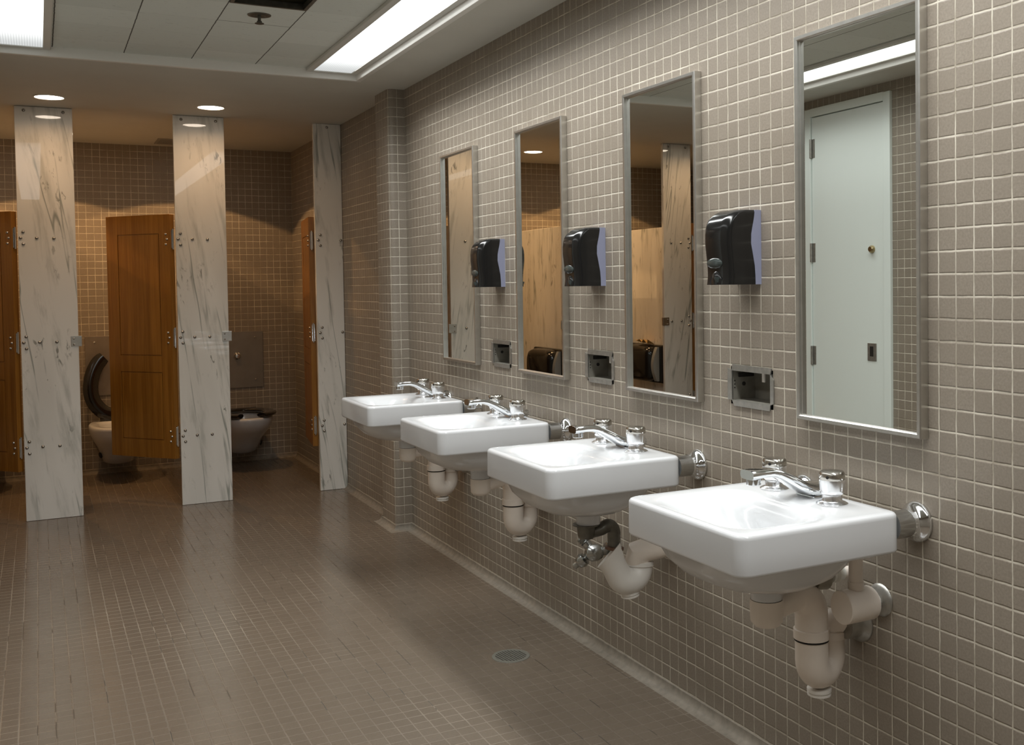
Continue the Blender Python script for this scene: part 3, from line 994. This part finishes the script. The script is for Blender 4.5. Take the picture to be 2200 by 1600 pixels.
# uncapped shut-off valve beside it
y, h = 31.2, 7.45
og = (-.9, y, h)
t = thing('shutoff_valve', og, 'small uncapped chrome shut-off valve on the wall under the second-nearest sink', 'valve')
m = MB(); m.lathe([(.30, 0), (.30, .55), (.50, .62), (.62, .95), (.60, 1.35), (.42, 1.65), (.25, 1.75)], (-.02, y, h), (-1, 0, 0), seg=24); obj('body', m, MT['stopchrome'], t, og, angle=60)
m = MB(); m.lathe([(.62, -.01), (.60, -.12), (.40, -.22)], (0, y, h), (1, 0, 0), seg=28); obj('wall_flange', m, MT['stopchrome'], t, og)
m = MB(); m.lathe([(.28, 0), (.36, .45), (.33, .5), (.42, .56), (.33, .66), (.42, .74), (.33, .84), (.42, .92), (.38, 1.02), (.24, 1.02), (.2, .7)], (-1.25, y + .3, h + .25), (-.45, .70, .78), seg=18, cap1=True)
obj('outlet', m, MT['stopchrome'], t, og)
m = MB(); m.lathe([(.14, 0), (.14, .45), (.44, .52), (.50, .80), (.40, 1.10), (.24, 1.2), (.24, 1.5)], (-1.35, y + .15, h - .15), (-.55, .6, -.62), seg=14); obj('valve_knob', m, MT['stopchrome'], t, og)


# ------------------------------------------------------------------ mirrors
def mirror(i, label):
    y0, y1, h0, h1 = .62, 9.38, 19.25, 39.1
    og = (0, 5.0, 29.2)
    t = thing('wall_mirror', og, label, 'mirror', 'tall framed mirrors above the sinks')
    m = MB()
    prof = [(0.0, -.02), (0.0, -.46), (.04, -.52), (.20, -.52), (.25, -.48), (.25, -.33), (.28, -.31), (.28, -.02)]
    rings = []
    for (y, h, sy, sh) in ((y0, h0, 1, 1), (y1, h0, -1, 1), (y1, h1, -1, -1), (y0, h1, 1, -1), (y0, h0, 1, 1)):
        rings.append([(x, y + sy * d, h + sh * d) for d, x in prof])
    m.loft(rings, False, False)
    obj('frame', m, MT['steel'], t, og, angle=30)
    m = MB(); k = MIRROR_TURN; a, b = y0 + .26, y1 - .26; ym = (a + b) / 2; xc = -.30
    m.loft([[(xc + k * (a - ym), a, h0 + .26), (xc + k * (b - ym), b, h0 + .26), (xc + .12 + k * (b - ym), b, h0 + .26), (xc + .12 + k * (a - ym), a, h0 + .26)],
            [(xc + k * (a - ym), a, h1 - .26), (xc + k * (b - ym), b, h1 - .26), (xc + .12 + k * (b - ym), b, h1 - .26), (xc + .12 + k * (a - ym), a, h1 - .26)]])
    obj('glass', m, MT['mirror'], t, og, smooth=False)
    t.location = t.location + Vector((0, i * SP, 0)) * T
    return t


MIRROR_TURN = 0.008
mirror(0, 'nearest and largest-looking mirror, a white door reflected in it')
mirror(1, 'second-nearest mirror, a warm-lit marble panel reflected in it')
mirror(2, 'second-farthest mirror, a round ceiling light reflected in it')
mirror(3, 'farthest mirror, next to the tiled pilaster')


# ------------------------------------------------------------------ soap dispensers
def soap(i, label):
    y0, y1, h0, h1 = 12.95, 15.2, 26.32, 30.42
    og = (0, 14.1, 28.3)
    t = thing('soap_dispenser', og, label, 'soap dispenser', 'black soap dispensers between the mirrors')
    yc, hw = (y0 + y1) / 2, (y1 - y0) / 2
    hs = [0, .03, .12, .25, .4, .55, .68, .76, .83, .88, .92, .95, .97, .985, 1.0]

    def split(f): return -.38 - .30 * math.exp(-((f - .60) / .26) ** 2)
    def front(f):
        fr = -2.34 + .06 * math.cos((f - .12) * 2 * PI / 1.0) - .05 * math.exp(-((f - .62) / .22) ** 2)
        if f < .1: fr -= .05 * (1 - f / .1)
        if f > .66: fr += .85 * ((f - .66) / .34) ** 4
        return fr
    m = MB(); rings = []
    for f in hs:
        xb, xf = split(f), front(f); r = .50; ring = [(xb, y0, 0), ]
        pts = [(xb, y0)]
        for k in range(9):
            a = PI / 2 * k / 8; pts.append((xf + r - r * math.sin(a), y0 + r - r * math.cos(a)))
        for k in range(9):
            a = PI / 2 * k / 8; pts.append((xf + r - r * math.cos(a), y1 - r + r * math.sin(a)))
        pts.append((xb, y1))
        ins = .05 if f == 1.0 else (.02 if f == .985 else 0)
        rings.append([(x, yc + (y - yc) * (1 - ins), h0 + f * (h1 - h0)) for x, y in pts])
    m.loft(rings)
    obj('cover', m, MT['blackp'], t, og, angle=45)
    m = MB(); rings = []
    for f in hs:
        xb = split(f) - .02
        rings.append([(-.005, y0 - .01, h0 + f * (h1 - h0)), (xb, y0 - .01, h0 + f * (h1 - h0)), (xb, y1 + .01, h0 + f * (h1 - h0)), (-.005, y1 + .01, h0 + f * (h1 - h0))])
    m.loft(rings)
    obj('back_plate', m, MT['bluep'], t, og, angle=35)
    xf = front(.29)
    m = MB(); rings = []
    for sc, dx in ((1.0, .03), (1.0, -.02), (.9, -.06), (.4, -.10), (.02, -.11)):
        rings.append([(xf + dx, 14.12 + math.cos(2 * PI * k / 28) * .74 * sc, h0 + .29 * 4.1 + math.sin(2 * PI * k / 28) * .30 * sc) for k in range(28)])
    m.loft(rings); obj('level_window', m, MT['greyclear'], t, og)
    m = MB(); rings = []
    for sc, dx in ((1.0, .05), (1.0, -.02), (.85, -.10), (.4, -.14), (.02, -.15)):
        rings.append([(front(.08) + dx, 14.0 + math.cos(PI * k / 15) * .55 * sc, h0 + .02 + math.sin(PI * k / 15) * .72 * sc) for k in range(16)])
    m.loft(rings); obj('push_lever', m, MT['blackp'], t, og)
    m = MB(); m.lathe([(.18, 0), (.18, -.06), (.10, -.30), (.05, -.32)], (front(.05) - .08, 13.75, h0 + .42), seg=14); obj('nozzle', m, MT['greyclear'], t, og)
    t.location = t.location + Vector((0, i * 18.04, 0)) * T
    return t


soap(0, 'nearest black soap dispenser, left of the largest mirror')
soap(1, 'middle black soap dispenser, left of the second-nearest mirror')
soap(2, 'farthest black soap dispenser, beside the farthest mirror')


# ------------------------------------------------------------------ old recessed dispenser boxes
def wall_box(i, label, notch):
    y0, y1, h0, h1 = 11.86, 16.14, 19.33, 21.72
    yb0, yb1, hb0, hb1 = 12.15, 15.75, 19.66, 21.36
    og = (0, 14, 20.5)
    t = thing('recessed_box', og, label, 'recessed wall box', 'open steel boxes set in the tiled wall')
    m = MB(); d = 1.6
    V = [(0, yb0, hb0), (0, yb1, hb0), (0, yb1, hb1), (0, yb0, hb1), (d, yb0, hb0), (d, yb1, hb0), (d, yb1, hb1), (d, yb0, hb1)]
    v = m.vs(V)
    for f in ((0, 1, 5, 4), (1, 2, 6, 5), (2, 3, 7, 6), (3, 0, 4, 7), (4, 5, 6, 7)): m.face([v[q] for q in f])
    obj('liner', m, MT['boxsteel'], t, og, smooth=False)

    def flange(P):
        q = MB(); q.loft([[(-.02, a, b) for a, b in P], [(-.09, a, b) for a, b in P]]); obj('flange', q, MT['dull'], t, og, smooth=False)
    c = .34
    flange([(yb0 - .02, hb1), (yb1 + .02, hb1), (y1 - .45, h1), (y0 + c * .5, h1 - .02)])
    flange([(yb0, hb0), (yb1, hb0), (y1 - c - .25, h0), (y0 + c, h0)])
    flange([(yb0, hb0), (yb0, hb1), (y0, hb1 - .30), (y0, hb0 + .10)])
    flange([(yb1, hb0), (yb1, hb1), (y1 + .02, hb1 + .1), (y1 + .02, hb0 - .02)])
    m = MB(); m.box(.75, .85, 13.75, 14.0, 20.75, hb1, .02); obj('bracket_tab', m, MT['pvcw'], t, og)
    m = MB(); m.box(.35, 1.45, yb1 - .10, yb1 - .02, 20.95, 21.2, .02); obj('bracket_bar', m, MT['dark'], t, og)
    m = MB(); m.lathe([(.12, 0), (.12, .03), (.05, .05)], (.75, yb1 - .02, 20.55), (0, -1, 0), seg=16); obj('bolt', m, MT['dark'], t, og)
    for hh in (20.35, 20.55, 20.75):
        m = MB(); m.lathe([(.045, 0), (.045, .01)], (.12, yb1 - .012, hh), (0, -1, 0), seg=10); obj('screw_hole', m, MT['dark'], t, og)
    t.location = t.location + Vector((0, i * 18.03, 0)) * T


MT['ventm'] = simple('vent_metal', (0.30, 0.28, 0.24), 0.6)
MT['boxsteel'] = simple('box_steel', (0.25, 0.235, 0.20), 0.5, metal=0.25, var=0.4, vscale=1.2)
wall_box(0, 'nearest open steel box in the wall, under the nearest soap dispenser', 1)
wall_box(1, 'middle open steel box in the wall, under the middle soap dispenser', 1)
wall_box(2, 'farthest open steel box in the wall, under the farthest soap dispenser', 1)
# back of the wall cavity behind the rough openings
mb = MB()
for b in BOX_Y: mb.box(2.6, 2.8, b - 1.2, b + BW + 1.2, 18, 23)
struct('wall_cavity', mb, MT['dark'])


# ------------------------------------------------------------------ floor drain, sprinkler, ceiling opening, door
og = (-6.3, 34.35, 0.0)
t = thing('floor_drain', og, 'round metal grate drain in the floor below the sinks', 'floor drain')
m = MB(); m.lathe([(1.36, 0.004), (1.34, .04), (1.12, .045), (1.10, .008)], og, seg=48, cap0=False, cap1=False); obj('rim', m, MT['grille'], t, og)
m = MB(); m.lathe([(1.12, .005), (1.12, .007)], og, seg=40); obj('pit', m, MT['dark'], t, og)
m = MB()
ca, sa = math.cos(.12), math.sin(.12)
for k in range(-5, 6):
    d = k * .205; L = math.sqrt(max(0, 1.12 ** 2 - d * d))
    m.box(-L, L, d - .040, d + .040, .02, .036, mat=Matrix.Translation(og) @ Matrix.Rotation(.12, 4, 'Z') @ Matrix.Rotation(PI / 2, 4, 'Z'))
for k in range(-8, 9):
    d = k * .13; L = math.sqrt(max(0, 1.12 ** 2 - d * d))
    m.box(-L, L, d - .020, d + .020, .02, .032, mat=Matrix.Translation(og) @ Matrix.Rotation(.12, 4, 'Z'))
obj('grate', m, MT['grille'], t, og)
m = MB(); m.lathe([(.10, .05), (.09, .075)], og, seg=14); obj('screw', m, MT['chrome'], t, og)

og = (-19.26, 52.7, HT)
t = thing('fire_sprinkler', og, 'round fire sprinkler head in the acoustic ceiling', 'sprinkler')
m = MB(); m.lathe([(.92, 0), (.90, -.05), (.55, -.12), (.42, -.08), (.3, -.02)], og, seg=32); obj('escutcheon', m, MT['darkmetal'], t, og)
m = MB(); m.lathe([(.13, 0), (.13, -.45), (.2, -.5), (.2, -.6), (.1, -.66)], og, seg=14); obj('stem', m, MT['darkmetal'], t, og)
m = MB(); m.lathe([(.1, -.62), (.36, -.66), (.36, -.70), (.1, -.72)], og, seg=20); obj('deflector', m, MT['darkmetal'], t, og)

og = (-19.1, 46.8, HT)
t = thing('ceiling_opening', og, 'dark open square in the ceiling where a tile is missing', 'ceiling opening')
m = MB(); h = HT + 5
V = [(OX0, OY0, HT), (OX1, OY0, HT), (OX1, OY1, HT), (OX0, OY1, HT), (OX0, OY0, h), (OX1, OY0, h), (OX1, OY1, h), (OX0, OY1, h)]
v = m.vs(V)
for f in ((0, 1, 5, 4), (1, 2, 6, 5), (2, 3, 7, 6), (3, 0, 4, 7), (4, 5, 6, 7)): m.face([v[q] for q in f])
obj('shaft', m, MT['duct'], t, og, smooth=False)
m = MB()
prof = [(0, .0), (0, -.10), (.28, -.10), (.28, .35), (.2, .35), (.2, .0)]
rings = []
for (x, y, sx, sy) in ((OX0, OY0, 1, 1), (OX1, OY0, -1, 1), (OX1, OY1, -1, -1), (OX0, OY1, 1, -1), (OX0, OY0, 1, 1)):
    rings.append([(x + sx * a, y + sy * a, HT + b) for a, b in prof])
m.loft(rings, False, False); obj('frame', m, MT['darkmetal'], t, og)

og = (-17.2, 127.7, HC)
t = thing('ceiling_vent', og, 'square vent in the ceiling over the stalls, mostly hidden by the middle marble panel', 'vent')
m = MB(); m.box(-20.0, -14.4, 124.8, 130.5, HC - .10, HC, .03); obj('frame', m, MT['ventm'], t, og)
m = MB()
for i in range(9): m.box(-19.6, -14.8, 125.3 + i * .56, 125.45 + i * .56, HC - .16, HC - .08)
obj('louvres', m, MT['ventm'], t, og)

# painted door in the left wall, seen in the nearest mirror
og = (XL, 57, 0)
dr = bpy.data.objects.new('door_1', None); COL.objects.link(dr); dr.location = Vector(og) * T
dr['kind'] = 'structure'
m = MB()
m.box(XL - .5, XL + .35, DY0 - .05, DY0 + 1.0, 0.02, DH, .05); m.box(XL - .5, XL + .35, DY1 - 1.0, DY1 + .05, 0.02, DH, .05); m.box(XL - .5, XL + .35, DY0 + .98, DY1 - .98, DH - .9, DH + .05, .05)
obj('door_frame', m, MT['doorpaint'], dr, og)
m = MB(); m.box(XL - .45, XL + .15, DY0 + 1.06, DY1 - 1.06, .25, DH - 1.0, .03); lf = obj('door_leaf', m, MT['doorpaint'], dr, og)
for hh in (42.0, 29.8, 17.7):
    m = MB(); m.lathe([(.16, -1.1), (.16, 1.1)], (XL + .32, DY1 - 1.03, hh), seg=14); m.box(XL + .12, XL + .2, DY1 - 1.6, DY1 - 1.0, hh - 1.1, hh + 1.1, .02); obj('hinge', m, MT['dull'], lf, og)
m = MB(); m.lathe([(.42, 0), (.42, .2), (.3, .35), (.28, .4)], (XL + .15, 53.7, 29.85), (1, 0, 0), seg=24); obj('deadbolt', m, MT['brass'], lf, og)
m = MB(); m.box(XL + .14, XL + .24, 53.1, 54.5, 17.6, 19.55, .03); obj('pull_plate', m, MT['dull'], lf, og)
m = MB(); m.box(XL + .22, XL + .27, 53.55, 54.1, 18.1, 19.2, .02); obj('pull_recess', m, MT['dark'], lf, og)
